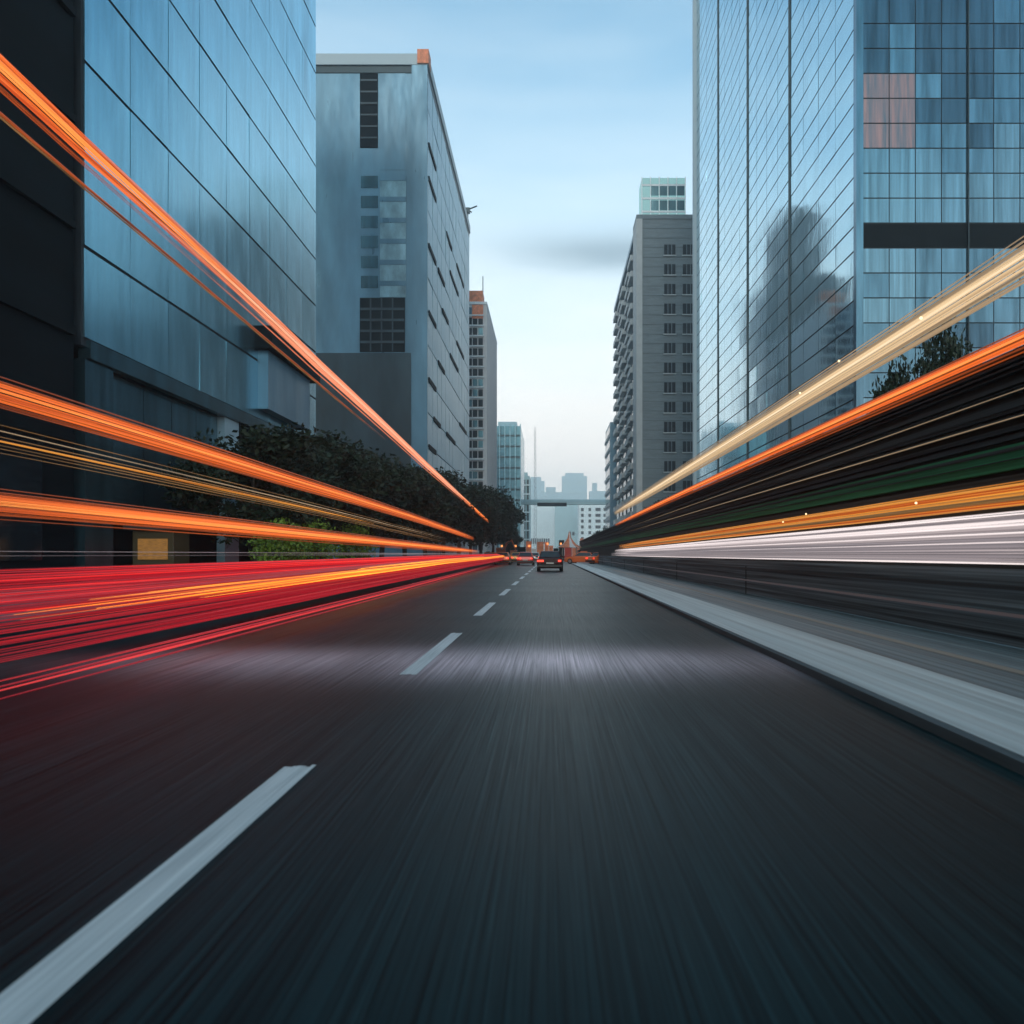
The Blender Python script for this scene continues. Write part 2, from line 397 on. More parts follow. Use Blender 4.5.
wbox('wall', M['conc_dark'], bh, -58, -31, 260, 290, 0, 92)
wbox('wall', M['conc_dark'], bh, -49, -36, 262, 288, 92, 112)
wbox('roof', M['mullion'], bh, -47, -38, 264, 286, 112, 116)
for k in range(18): wbox('floor_band', M['conc_blue'], bh, -30.99, -30.8, 260, 290, 5 + k * 5, 6.2 + k * 5)
# rooftop crane on its far end
cr = empty('rooftop_crane', (-14.1, 137, 58.6), 'small dark crane on the far end of the grey slab roof', 'crane')
mb = MB(); mb.tube([(0, 0, 0), (0, 0, 1.8)], .12, 6); mb.build('mast', M['mullion'], cr)
mb = MB(); mb.tube([(-.4, 0, 1.4), (1.6, 0, 2.2)], .12, 6); mb.tube([(0, 0, 1.6), (.7, 0, 1.1)], .1, 6); mb.build('jib', M['mullion'], cr)
MB().box(-.5, .4, -.4, .4, 1.0, 1.8).build('cab', M['mullion'], cr)

# ---- left: white frame tower
b3 = empty('white_tower', (-16, 166, 0), 'slim white tower with gridded windows and a top painted in warm orange light, left of the street gap', 'building')
X3 = -12.0
wbox('wall', M['white_wall'], b3, -26, X3, 152, 181, 0, 49.0)
wbox('rooftop_room', M['orange_paint'], b3, -15.4, -12.8, 151.9, 156, 49.0, 51.2)  # orange colour puts warm light on the tower top
wbox('parapet', M['white_frame'], b3, -26, X3 + .05, 151.8, 181.2, 48.6, 49.1)
ncol, nrow = 4, 24
cw, rh = 1.05, 1.95
frm = MB()
for j in range(nrow):
    for i in range(ncol):
        x0 = X3 - .65 - (i + 1) * cw; z0 = 1.6 + j * rh
        mm = M['glass_dark'] if random.random() < .75 else M['teal']
        wbox('window', mm, b3, x0 + .1, x0 + cw - .1, 151.9, 151.99, z0 + .3, z0 + rh - .35)
for j in range(nrow):
    wbox('balcony_slab', M['white_frame'], b3, X3 - .6 - ncol * cw, X3 - .55, 151.55, 151.9, 1.6 + j * rh - .08, 1.6 + j * rh + .14)
wbox('warm_light_patch', M['orange_paint'], b3, X3 - 2.8, X3 - .7, 151.8, 151.89, 45.9, 48.5)  # warm light painted as an orange panel
mb = MB(); mb.tube([(-13.0, 155, 51.2), (-13.0, 155, 55)], .1, 6); local(b3, mb).build('antenna', M['mast'], b3)

# ---- left: teal tower and thin block behind
b4 = empty('teal_tower', (-13, 240, 0), 'teal glass tower behind the white tower on the left', 'building')
wbox('wall', M['teal'], b4, -22, -8.4, 230, 262, 0, 38)
for i in range(5): wbox('fin', M['far_blue'], b4, -14.6 + i * 1.5, -14.35 + i * 1.5, 229.6, 229.99, 2, 38.6)
for j in range(11): wbox('floor_band', M['mullion'], b4, -15, -8.5, 229.85, 229.99, 4 + j * 3.1, 4.5 + j * 3.1)
wbox('roof', M['far_blue'], b4, -15, -9.6, 231, 240, 38, 39.4)
b5 = empty('narrow_tower', (-9, 300, 0), 'narrow pale and dark striped tower just right of the teal tower', 'building')
wbox('wall', M['far_mid'], b5, -14, -7.6, 300, 320, 0, 30.5)
for i in range(3): wbox('window', M['dark'], b5, -11.2 + i * 1.3, -10.6 + i * 1.3, 299.7, 299.99, 2, 29)
for j in range(8): wbox('floor_band', M['far_pale'], b5, -11.4, -7.6, 299.5, 299.69, 3 + j * 3.4, 3.5 + j * 3.4)
wbox('roof', M['far_mid'], b5, -10.5, -8.5, 302, 306, 30.5, 32)

# ---- right: big glass tower with a corner
RX, RY = 20.0, 52.2
g = empty('glass_tower', (30, 80, 0), 'huge mirror glass tower on the right with a sharp corner, reflecting clouds', 'building')
wbox('wall', M['joint'], g, RX + .12, 62, RY + .12, 109.5, 0, 108)
ROWH = 1.63
def skipf(i, j): return j == 14 and i > 0
panels(g, 'glass_panel', M['glass_right'], (RX + .12, RY + .5, 0), (0, 1, 0), (-1, 0, 0), 57, ROWH * 66, 16, 66, (.05, .11), tilt=.0035, cap=60)
prr = random.Random(11)
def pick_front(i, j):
    if (i, j) in pink: return M['pink_reflection']
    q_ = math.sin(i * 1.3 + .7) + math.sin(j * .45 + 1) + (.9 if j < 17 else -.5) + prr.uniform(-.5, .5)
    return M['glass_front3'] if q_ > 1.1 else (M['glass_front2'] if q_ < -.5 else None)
pink = {(i, j) for i in (0, 1) for j in (17, 18, 19)}  # panes that carry the painted warm reflection
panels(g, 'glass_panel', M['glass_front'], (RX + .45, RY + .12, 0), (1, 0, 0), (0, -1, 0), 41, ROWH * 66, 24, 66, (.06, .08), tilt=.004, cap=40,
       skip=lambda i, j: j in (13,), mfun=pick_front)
wbox('slot', M['dark'], g, RX + .5, 61.6, RY + .10, RY + .119, 13 * ROWH + .05, 14 * ROWH - .05)
wbox('corner_mullion', M['glass_front'], g, RX - .02, RX + .44, RY - .02, RY + .48, 0, 108)
wbox('edge_fin', M['roof'], g, RX - .35, RX + .4, 109.52, 110.3, 0, 108)
for yy in (RY + .5 + 57 / 16 * 4, RY + .5 + 57 / 16 * 8, RY + .5 + 57 / 16 * 12):
    wbox('mullion', M['mullion'], g, RX - .04, RX + .06, yy - .09, yy + .09, 0, 107.5)
for i in range(4, 24, 4):
    xx = RX + .45 + 41 / 24 * i
    wbox('mullion', M['mullion'], g, xx - .03, xx + .03, RY - .1, RY + .06, 0, 107.5)
wbox('canopy', M['mullion'], g, RX + 2, 60, RY - 3, RY - .11, 9.0, 9.6)

# ---- right: stone tower with glazed penthouse
s = empty('stone_tower', (26, 155, 0), 'grey stone tower with regular windows and a glowing glass penthouse, right of the street gap', 'building')
SX = 16.3
wbox('wall', M['stone'], s, SX, 46, 150, 156, 0, 64.0)
wbox('parapet', M['stone'], s, SX - .1, 46.1, 149.85, 156.1, 64.0, 64.8)
wbox('corner_pier', M['stone_pale'], s, SX - .12, SX + 1.0, 149.8, 155.9, 0, 63.99)
for j in range(36):
    wbox('stone_joint', M['stone_joint'], s, SX + 1.01, 46, 149.965, 149.999, 1.0 + j * 1.8, 1.07 + j * 1.8)
for j in range(15):
    z0 = 58.2 - j * 3.69 - 1.0
    for (xa, xb, nn) in ((21.4, 23.5, 3), (24.9, 29.2, 6)):
        f_ = wbox('window', M['glass_dark'], s, xa, xb, 149.90, 149.95, z0, z0 + 2.0)
        for q in range(1, nn):
            xx = xa + (xb - xa) * q / nn
            fm = wbox('frame', M['stone'], s, xx - .06, xx + .06, 149.84, 149.899, z0, z0 + 2.0)
            fm.parent = f_
        sl_ = wbox('sill', M['stone_pale'], s, xa - .15, xb + .15, 149.7, 149.96, z0 - .2, z0 - .002); sl_.parent = f_
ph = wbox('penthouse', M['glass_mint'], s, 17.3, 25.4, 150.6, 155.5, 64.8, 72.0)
for j in range(3): wbox('frame', M['white_frame'], s, 17.2, 25.5, 150.4, 150.59, 65.4 + j * 2.5, 65.75 + j * 2.5).parent = ph
for i in range(6): wbox('frame', M['white_frame'], s, 17.2 + i * 1.63, 17.35 + i * 1.63, 150.3, 150.39, 64.8, 72.1).parent = ph
for i in range(4):
    for j in range(2):
        wbox('window', M['teal'], s, 18.9 + i * 1.63, 20.4 + i * 1.63, 150.45, 150.58, 65.9 + j * 2.5 * 1.1, 67.7 + j * 2.75).parent = ph

# ---- right: balcony tower + small one behind
t = empty('balcony_tower', (24, 180, 0), 'tower covered in stacked balconies, directly behind the grey stone tower', 'building')
wbox('wall', M['stone_joint'], t, SX + .5, 40, 156.6, 203, 0, 62.5)
wbox('roof', M['conc_blue'], t, SX - .1, 40, 156.5, 203.2, 62.5, 63.5)
for j in range(19):
    for i in range(5):
        y0 = 157.2 + i * 9.1
        bl = wbox('balcony', M['stone_pale'], t, SX - .5 + (i % 2) * .3, SX + .49, y0, y0 + 6.6, 2.2 + j * 3.15, 3.3 + j * 3.15)
        wbox('window', M['glass_dark'], t, SX + .38, SX + .49, y0 + .6, y0 + 6, 3.4 + j * 3.15, 4.9 + j * 3.15).parent = bl
u_ = empty('slim_tower', (20, 222, 0), 'low slim grey block beyond the balcony tower, last on the right side of the street', 'building')
wbox('wall', M['conc_blue'], u_, SX - .2, 36, 214, 232, 0, 36.5)
for j in range(9): wbox('floor_band', M['stone_pale'], u_, SX - .5, SX - .21, 214.2, 231.8, 3 + j * 3.7, 3.8 + j * 3.7)
for j in range(9): wbox('window', M['glass_dark'], u_, SX - .26, SX - .21, 215, 231, 4.2 + j * 3.7, 6 + j * 3.7)

# ------------------------------------------------------------------ far end of the street
def far(name, label, m, d, px0, px1, py, depth=30, cat='building'):
    s_ = d / 800; rt = empty(name, ((px0 + px1 - 1100) / 2 * s_, d, 0), label, cat)
    wbox('wall', m, rt, (px0 - 550) * s_, (px1 - 550) * s_, d, d + depth, 0, EYE + (554 - py) * s_)
    return rt, s_
KF = 1.9
def fbx(nm, m, rt_, x0, x1, y0, dy, z0, z1):
    return wbox(nm, m, rt_, x0 * KF, x1 * KF, y0 * KF, y0 * KF + dy, EYE + (z0 - EYE) * KF, EYE + (z1 - EYE) * KF)
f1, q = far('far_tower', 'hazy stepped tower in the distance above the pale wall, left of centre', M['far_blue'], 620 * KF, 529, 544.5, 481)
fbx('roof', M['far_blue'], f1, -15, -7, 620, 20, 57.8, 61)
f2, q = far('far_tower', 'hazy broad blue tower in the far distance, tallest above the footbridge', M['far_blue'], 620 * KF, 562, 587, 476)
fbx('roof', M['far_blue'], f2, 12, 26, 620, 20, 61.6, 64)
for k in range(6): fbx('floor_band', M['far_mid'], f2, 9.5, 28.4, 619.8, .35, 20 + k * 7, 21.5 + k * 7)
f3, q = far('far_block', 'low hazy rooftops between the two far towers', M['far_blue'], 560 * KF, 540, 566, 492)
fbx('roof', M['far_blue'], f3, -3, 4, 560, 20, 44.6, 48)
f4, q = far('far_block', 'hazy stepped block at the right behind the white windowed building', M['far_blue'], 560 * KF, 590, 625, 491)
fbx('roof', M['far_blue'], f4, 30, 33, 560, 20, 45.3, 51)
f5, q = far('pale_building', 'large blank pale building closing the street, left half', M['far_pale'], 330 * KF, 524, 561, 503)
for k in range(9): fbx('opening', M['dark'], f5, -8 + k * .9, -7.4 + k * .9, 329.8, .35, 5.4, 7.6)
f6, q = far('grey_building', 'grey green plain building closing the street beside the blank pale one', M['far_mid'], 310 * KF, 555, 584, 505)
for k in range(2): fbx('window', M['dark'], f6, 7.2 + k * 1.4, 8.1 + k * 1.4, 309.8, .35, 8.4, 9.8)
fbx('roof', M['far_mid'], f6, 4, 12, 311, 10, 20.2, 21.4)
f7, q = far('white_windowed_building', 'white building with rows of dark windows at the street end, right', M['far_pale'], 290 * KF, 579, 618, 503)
s_ = 290 / 800
for (px, wpx) in ((581, 2.6), (588.5, 2.6), (595.5, 5), (603.5, 5.5), (611, 4)):
    for j in range(7):
        py = 508 + j * 5.8
        fbx('window', M['dark'], f7, (px - 550) * s_, (px + wpx - 550) * s_, 289.8, .35, EYE + (554 - py - 3.0) * s_, EYE + (554 - py) * s_)
fb = empty('footbridge', (4, 265, 0), 'thin dark footbridge high across the street in the distance', 'bridge')
wbox('deck', M['far_mid'], fb, -12, 22, 264, 267, 17.6, 18.4)
wbox('railing', M['far_blue'], fb, -12, 22, 263.9, 264.0, 18.4, 19.2)
wbox('girder', M['dark'], fb, -4.2, 5.5, 263.6, 263.99, 16.9, 18.1)
wbox('pier', M['far_mid'], fb, -12.6, -11.4, 264.5, 266.5, 0, 17.6)
wbox('pier', M['far_mid'], fb, 20.6, 21.8, 264.5, 266.5, 0, 17.6)
an = empty('lattice_mast', (-6.4, 345, 0), 'thin lattice mast rising above the pale building', 'mast')
mb = MB()
for (a_, b_) in ((-.55, -.55), (.55, -.55), (.55, .55), (-.55, .55)): mb.tube([(a_, b_, 0), (a_ * .5, b_ * .5, 56)], .06, 4)
for k in range(26):
    q0 = -.55 + .01 * k; mb.tube([(q0, -.5, 2 + k * 2), (-q0, -.5, 4 + k * 2)], .05, 4); mb.tube([(-q0, -.5, 4 + k * 2), (q0, -.5, 4.01 + k * 2)], .05, 4)
mb.build('lattice', M['mast'], an)

# ------------------------------------------------------------------ trees
def tree_meshes(seed, h, r, n_leaf, leaf=.13, light=False):
    rnd = random.Random(seed)
    tr = MB(); tr.smooth = True
    th = h * .42
    pts = [(0, 0, 0), (.06 * rnd.uniform(-1, 1), .1 * rnd.uniform(-1, 1), th * .5), (.2 * rnd.uniform(-1, 1), .2 * rnd.uniform(-1, 1), th), (0, 0, h * .75)]
    tr.tube(pts, [.17 * h / 8, .13 * h / 8, .1 * h / 8, .03], 8)
    tips = []
    for k in range(11):
        a_ = rnd.uniform(0, 6.28); z0 = h * rnd.uniform(.28, .62); rr = r * rnd.uniform(.5, .95)
        e = (rr * math.cos(a_), rr * math.sin(a_), z0 + h * rnd.uniform(.08, .3))
        mid = (e[0] * .5, e[1] * .5, (z0 + e[2]) / 2 + .15)
        tr.tube([(0, 0, z0), mid, e], [.07 * h / 8, .045 * h / 8, .015], 6); tips.append(e)
    cr_ = MB()
    cl = [(t_, rnd.uniform(.22, .42) * r) for t_ in tips]
    for k in range(22):
        a_ = rnd.uniform(0, 6.28); v_ = rnd.uniform(-1, 1); rr = r * math.sqrt(max(0, 1 - v_ * v_ * .8)) * rnd.uniform(.3, .95)
        cl.append(((rr * math.cos(a_), rr * math.sin(a_), h * (.64 + .3 * v_)), rnd.uniform(.2, .42) * r))
    per = n_leaf // len(cl)
    for (c, cr2) in cl:
        for k in range(per):
            dv = Vector((rnd.gauss(0, 1), rnd.gauss(0, 1), rnd.gauss(0, .8))).normalized() * cr2 * rnd.uniform(.35, 1.08)
            p = Vector(c) + dv; sz = leaf * rnd.uniform(.6, 1.5)
            a1 = Vector((rnd.gauss(0, 1), rnd.gauss(0, 1), rnd.gauss(0, 1))).normalized()
            b1_ = a1.cross(Vector((rnd.gauss(0, 1), rnd.gauss(0, 1), rnd.gauss(0, 1)))).normalized()
            cr_.add([p - a1 * sz, p + b1_ * sz * .5, p + a1 * sz, p - b1_ * sz * .5], [(0, 1, 2, 3)])
    return tr.mesh('trunk', M['bark']), cr_.mesh('crown', M['leaf_light'] if light else M['leaf'])
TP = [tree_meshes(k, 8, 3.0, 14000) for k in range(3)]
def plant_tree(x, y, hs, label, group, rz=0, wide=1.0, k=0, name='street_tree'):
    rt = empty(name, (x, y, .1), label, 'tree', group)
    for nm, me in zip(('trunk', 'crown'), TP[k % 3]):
        o = bpy.data.objects.new(nm, me); COL.objects.link(o); o.parent = rt
    rt.rotation_euler.z = rz; rt.scale = (hs / 8 * wide, hs / 8 * wide, hs / 8)
    return rt
GL = 'dark street trees along the left kerb'
left = [(-12.2, 33, 6.2, 'dark low tree under the blue glass block, nearest of the left row'),
        (-11.8, 39, 7.0, 'dark tree before the window box of the blue glass block'),
        (-11.8, 46, 7.4, 'dark tree below the far corner of the blue glass block'),
        (-11.4, 54, 7.6, 'dark tree left of the dark end wall of the grey slab'),
        (-11.2, 62, 8.0, 'dark tree right in front of the grey slab end wall'),
        (-11, 71, 8.6, 'dark tree under the near corner of the grey slab'),
        (-10.8, 81, 9.0, 'dark tree where the highest orange strip crosses the left row'),
        (-10.5, 92, 9.2, 'dark tree under the long side of the grey slab'),
        (-10.2, 103, 9.8, 'dark tree third from the far end of the left row'),
        (-9.8, 114, 11.0, 'tall bushy dark tree below the white tower'),
        (-9.2, 128, 10.6, 'last dark tree of the left row, beside the street gap')]
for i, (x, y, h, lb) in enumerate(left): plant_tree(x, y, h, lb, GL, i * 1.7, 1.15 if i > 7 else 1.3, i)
GR = 'dark trees between the right barrier and the glass tower'
right = [(10.4, 22, 7.6, 'tall thin dark tree rising above the cream strip, nearest on the right'),
         (10.8, 31, 5.6, 'dark tree under the corner of the mirror glass tower'),
         (10.5, 40, 5.4, 'dark tree left of the glass tower corner behind the trails'),
         (10.6, 50, 5.6, 'dark tree before the middle of the mirror glass side'),
         (11.5, 64, 6.0, 'dark tree before the far end of the mirror glass side'),
         (12, 82, 6.6, 'dark tree below the far edge of the mirror glass tower'),
         (13, 108, 7.4, 'dark tree at the foot of the grey stone tower')]
for i, (x, y, h, lb) in enumerate(right): plant_tree(x, y, h, lb, GR, i * 2.1 + 1, 1.0 if i else .45, i + 1)
plant_tree(10.6, 150, 6.4, 'small dark tree beside the orange digger at the street end', 'trees at the street end', 1, 1.1, 1)
plant_tree(-7.4, 150, 6.0, 'small dark tree left of the parked cars at the street end', 'trees at the street end', 2, 1.0, 0)

# light green shrubs on the left pavement
def shrub(x, y, h, r, label, seed, m, n=3500):
    rnd = random.Random(seed); c = MB(); st = MB()
    for k in range(6):
        a_ = k * 1.05; st.tube([(0, 0, 0), (r * .5 * math.cos(a_), r * .5 * math.sin(a_), h * .7)], [.03, .01], 5)
    for k in range(n):
        dv = Vector((rnd.gauss(0, 1), rnd.gauss(0, 1), rnd.gauss(0, 1))).normalized() * (rnd.uniform(.45, 1.05) + .15 * math.sin(k * .37))
        p = Vector((dv.x * r, dv.y * r * 1.5, h * .55 + dv.z * h * .45)); sz = rnd.uniform(.04, .1)
        a1 = Vector((rnd.gauss(0, 1), rnd.gauss(0, 1), rnd.gauss(0, 1))).normalized()
        b1_ = a1.cross(Vector((rnd.gauss(0, 1), rnd.gauss(0, 1), rnd.gauss(0, 1)))).normalized()
        c.add([p - a1 * sz, p + b1_ * sz * .5, p + a1 * sz, p - b1_ * sz * .5], [(0, 1, 2, 3)])
    rt = empty('shrub', (x, y, .1), label, 'shrub', 'green shrubs between the two lower orange strips')
    st.build('stem', M['bark'], rt); c.build('foliage', m, rt)
shrub(-9.8, 29, 2.3, .9, 'bright green shrub between the orange trails, nearest and widest', 1, M['leaf_light'])
shrub(-9.9, 33.5, 2.5, 1.0, 'bright green shrub in the middle of the three between the orange trails', 2, M['leaf_light'])
shrub(-9.8, 40, 2.6, 1.0, 'bright green shrub at the right end between the orange trails', 3, M['leaf_light'])

# yellow lit hoarding / kiosk under the left trees
k_ = empty('kiosk', (-13.4, 27, .115), 'small yellow kiosk in the dark under the lowest orange strip, left', 'kiosk')
MB().box(-.7, .7, 0, 1.2, 0, 1.9).build('wall', M['yellow_wall'], k_, .03)
MB().box(-.9, .9, -.2, 1.4, 1.9, 2.05).build('roof', M['mullion'], k_)
MB().box(-.5, .5, -.03, -.002, .9, 1.6).build('window', emit('kiosk lit window', (.8, .36, .06), .35, lo=.5), k_)

# ------------------------------------------------------------------ right barrier
BX = 5.5
br = empty('roadside_barrier', (BX + .3, 60, .096), 'tall dark barrier wall with horizontal bands and a low metal rail along the right pavement', 'barrier')
def band(nm, m, z0, z1, x=BX, th=.12, y0=-8, y1=150): return wbox(nm, m, br, x, x + th, y0, y1, z0, z1)
band('base_panel', M['barrier'], .1, 1.02)
band('backing_panel', M['barrier_dark'], 1.021, 3.55, BX + .05)
band('grey_band', M['barrier_grey'], 2.02, 2.14, BX - .01)
band('green_band', M['barrier_green'], 2.2, 2.5, BX - .015)
band('grey_band', M['barrier_grey'], 2.56, 2.62, BX - .01)
band('grey_band', M['barrier_grey'], 2.66, 2.72, BX - .02)
band('grey_band', M['barrier_grey'], 2.88, 3.02, BX - .012)
band('grey_band', M['barrier_grey'], 3.2, 3.26, BX - .01)
band('coping', M['mullion'], 3.551, 3.62, BX - .02, .2)
band('rail', M['rail'], .47, .51, BX - .16, .04)
band('rail', M['barrier_grey'], .78, .83, BX - .16, .04)
_r = random.Random(5)
for k in range(18):
    z_ = _r.uniform(2.0, 3.5); band('fine_band', M['barrier_grey'], z_, z_ + _r.uniform(.008, .03), BX - .022 - k * .0012)
for k in range(9):
    wbox('post', M['barrier_dark'], br, BX - .12, BX - .1, 22 + k * 12, 22.03 + k * 12, .1, .86)

# ------------------------------------------------------------------ vehicle light trails, shaped as solid glowing tubes
E = {
 'orange': emit('orange glow', (.95, .18, .03), 1.1, (.50, .05, .006)),
 'orange_dim': emit('dim orange glow', (.40, .07, .012), 1.0, (.10, .02, .005)),
 'salmon': emit('salmon glow', (1.0, .34, .18), 1.05, (.85, .22, .10)),
 'amber': emit('amber glow', (.85, .33, .045), 1.0, (.40, .12, .012)),
 'brown': emit('brown glow', (.32, .16, .05), .8, (.08, .04, .01)),
 'cream': emit('cream glow', (.92, .66, .38), 1.0, (.60, .38, .19)),
 'cream_dim': emit('dim cream glow', (.48, .33, .19), .9, (.22, .16, .1)),
 'white': emit('white glow', (1.0, .88, .86), 1.15, (.50, .42, .43)),
 'white_dim': emit('dim white glow', (.36, .31, .33), .9, (.10, .09, .10)),
 'red': emit('red glow', (1.0, .025, .022), 1.05, (.70, .010, .014)),
 'pink': emit('pink red glow', (.95, .06, .06), 1.0, (.6, .03, .04)),
 'red_dim': emit('deep red glow', (.42, .010, .020), 1.0, (.20, .006, .013)),
 'orange_hot': emit('hot orange glow', (1.0, .33, .07), 1.25, (.95, .20, .03)),
 'orange_rim': emit('orange rim glow', (.55, .09, .012), 1.0, (.22, .03, .005)),
 'salmon_hot': emit('hot salmon glow', (1.0, .50, .32), 1.2, (.95, .36, .20)),
 'salmon_rim': emit('salmon rim glow', (.75, .20, .09), 1.0, (.4, .09, .04)),
 'cream_hot': emit('hot cream glow', (1.0, .82, .58), 1.15, (.95, .66, .38)),
 'cream_rim': emit('cream rim glow', (.55, .40, .22), 1.0, (.3, .22, .13)),
 'white_hot': emit('hot white glow', (1.0, .90, .88), 1.15, (.85, .74, .74)),
 'white_rim': emit('white rim glow', (.5, .42, .42), 1.0, (.25, .21, .22)),
 'yellow': emit('yellow glow', (1.0, .40, .03), 1.9, (1.0, .17, .012)),
}
def trail(label, lat, path, bundle, group='long glowing trails beside the road', jit=.0, name='light_trail'):
    """path: (distance, height) pairs; bundle: (x offset, z offset, radius, material key[, from, to])"""
    y_mid = (path[0][0] + path[-1][0]) / 2
    rt = empty(name, (lat, y_mid, path[0][1]), label, 'light strip', group)
    # dense smooth path
    P = []
    for (a_, b_) in zip(path, path[1:]):
        for k in range(10):
            t_ = k / 10; P.append((a_[0] + (b_[0] - a_[0]) * t_, a_[1] + (b_[1] - a_[1]) * t_))
    P.append(path[-1])
    Z = [p[1] for p in P]
    for _ in range(30): Z = [Z[0]] + [(Z[i - 1] + Z[i] * 2 + Z[i + 1]) / 4 for i in range(1, len(Z) - 1)] + [Z[-1]]
    for b_ in bundle:
        ox, oz, r, key = b_[:4]; y0 = b_[4] if len(b_) > 4 else -99; y1 = b_[5] if len(b_) > 5 else 1e9
        pts = [(-ox if lat > 0 else ox, p[0] - y_mid, zz + oz - path[0][1]) for p, zz in zip(P, Z) if y0 <= p[0] <= y1]
        rad = [r * min(1, .1 + .9 * min(i, len(pts) - 1 - i) / 7) for i in range(len(pts))]
        mb = MB(); mb.smooth = True; mb.tube(pts, rad, 10, 0, 1.0); mb.build('glow_tube', E[key], rt)
    return rt
rnd = random.Random(3)
def bundle(h, keys, n, rmin=.008, rmax=.02, edge=None, spread_x=.05):
    out_ = []
    for k in range(n):
        t_ = (k + .5) / n * 2 - 1
        key = rnd.choice(keys) if not (edge and abs(t_) > .75) else edge
        out_.append((rnd.uniform(-1, 1) * spread_x, t_ * h + rnd.uniform(-.3, .3) * h / n, rnd.uniform(rmin, rmax), key))
    return out_
def bar(h, n, keys, **k):
    """closely packed tubes: hot in the middle, dimmer and thinner towards the rims"""
    c = keys[0]; n = int(n * 3.2); o_ = []
    for q in range(n):
        t_ = (q + .5) / n * 2 - 1; a_ = abs(t_ + rnd.uniform(-.12, .12))
        key = c + '_hot' if a_ < .20 else (c if a_ < .78 else c + '_rim')
        o_.append(((.07 if 'hot' in key else (.03 if 'rim' not in key else -.04)) + rnd.uniform(-.02, .02), t_ * h * 1.12, h / n * (1.7 if a_ < .78 else 1.1) * rnd.uniform(.8, 1.2), key))
    return o_
# left, high
b_ = bar(.2, 9, ['orange']); b_ = [(x, z_, r, k2, -9, rnd.uniform(14, 24)) for x, z_, r, k2 in b_] + [(x, z_, r, k2, rnd.uniform(11, 19), rnd.uniform(60, 80)) for x, z_, r, k2 in bar(.2, 9, ['salmon'])] + [(x, z_ * .8, r, k2, rnd.uniform(55, 70), 95) for x, z_, r, k2 in bar(.2, 5, ['orange'])]
trail('wide orange to salmon glowing strip, highest on the left, running down to the street end', -7, [(5, 7.5), (12, 7.3), (24, 6.95), (45, 6.2), (70, 5.5), (91, 4.9)], b_)
trail('thin orange glowing line just under the highest wide orange strip on the left', -7, [(5, 6.95), (12, 6.78), (24, 6.35), (34, 6.1)], [(0, 0, .022, 'orange_dim'), (0, -.05, .012, 'brown')])
# left, middle
trail('broad orange glowing strip crossing the left trees at mid height', -6.5, [(5, 3.12), (20, 3.05), (40, 2.95), (68, 2.5)],
      bar(.13, 6, ['orange']) + bundle(.2, ['orange_dim'], 8, .012, .022))
trail('thin pale gold glowing line, upper of the pair between the two broad orange trails', -6.5, [(5, 2.7), (20, 2.55), (32, 2.4), (50, 2.15)], [(0, 0, .012, 'cream_dim'), (0, .07, .008, 'brown')])
trail('thin amber glowing line, lower of the pair between the two broad orange trails', -6.5, [(5, 2.57), (20, 2.45), (32, 2.3), (50, 2.0)],
      [(0, 0, .022, 'amber', 5, 30), (0, -.05, .012, 'brown'), (0, .05, .01, 'brown'), (0, -.09, .009, 'brown'), (0, -.14, .007, 'brown')])
trail('broad orange glowing strip low on the left, just above the red ones', -6, [(5, 1.76), (20, 1.68), (40, 1.55), (66, 1.4)],
      bar(.11, 6, ['orange']) + bundle(.19, ['orange_dim'], 8, .01, .02))
trail('thin lilac white glowing line between the lowest orange strip and the red ones', -6, [(5, 1.23), (40, 1.22), (90, 1.22)], [(0, 0, .012, 'white_dim'), (0, -.05, .008, 'white_dim')])
# red group
GRd = 'red and yellow glowing trails low over the left lanes'
trail('bright red glowing strip, topmost of the low red ones on the left', -5.8, [(6.6, .86), (30, .9), (60, 1.0), (110, 1.05)],
      bundle(.18, ['red', 'red_dim', 'red', 'red', 'red_dim', 'pink'], 26, .012, .022, spread_x=.2), GRd)
trail('yellow orange glowing strip in the middle of the red ones on the left', -5.2, [(6.5, .60), (20, .70), (40, .82), (100, 1.0)],
      [(x, z_, r_, k_, 7 + rnd.random() * 5) for x, z_, r_, k_ in bundle(.10, ['yellow', 'yellow', 'orange_hot', 'orange'], 16, .014, .026, spread_x=.12)], GRd)
trail('wide dull crimson glowing strip under the bright red and yellow ones', -5.4, [(6.6, .46), (20, .52), (50, .66), (105, .86)],
      bundle(.31, ['red_dim'], 38, .018, .026, spread_x=.2) + bundle(.22, ['red'], 3, .006, .009), GRd)
trail('narrow pinkish red glowing line, lowest and nearest to the lane dashes', -4.0, [(4.6, .24), (10, .25), (25, .28), (55, .45)],
      [(0, .035, .011, 'pink'), (.03, 0, .014, 'red_dim'), (0, -.035, .012, 'pink'), (.06, -.08, .010, 'red_dim'), (.1, .06, .008, 'red_dim')], GRd)
trail('bright pink red bundle of glowing lines near the left edge above the crimson strip', -5.9, [(6.6, .78), (14, .76), (30, .86), (70, .98)],
      bundle(.05, ['pink', 'pink', 'red'], 5, .008, .014, spread_x=.1) + bundle(.24, ['red_dim', 'red_dim', 'red'], 18, .012, .02), GRd)
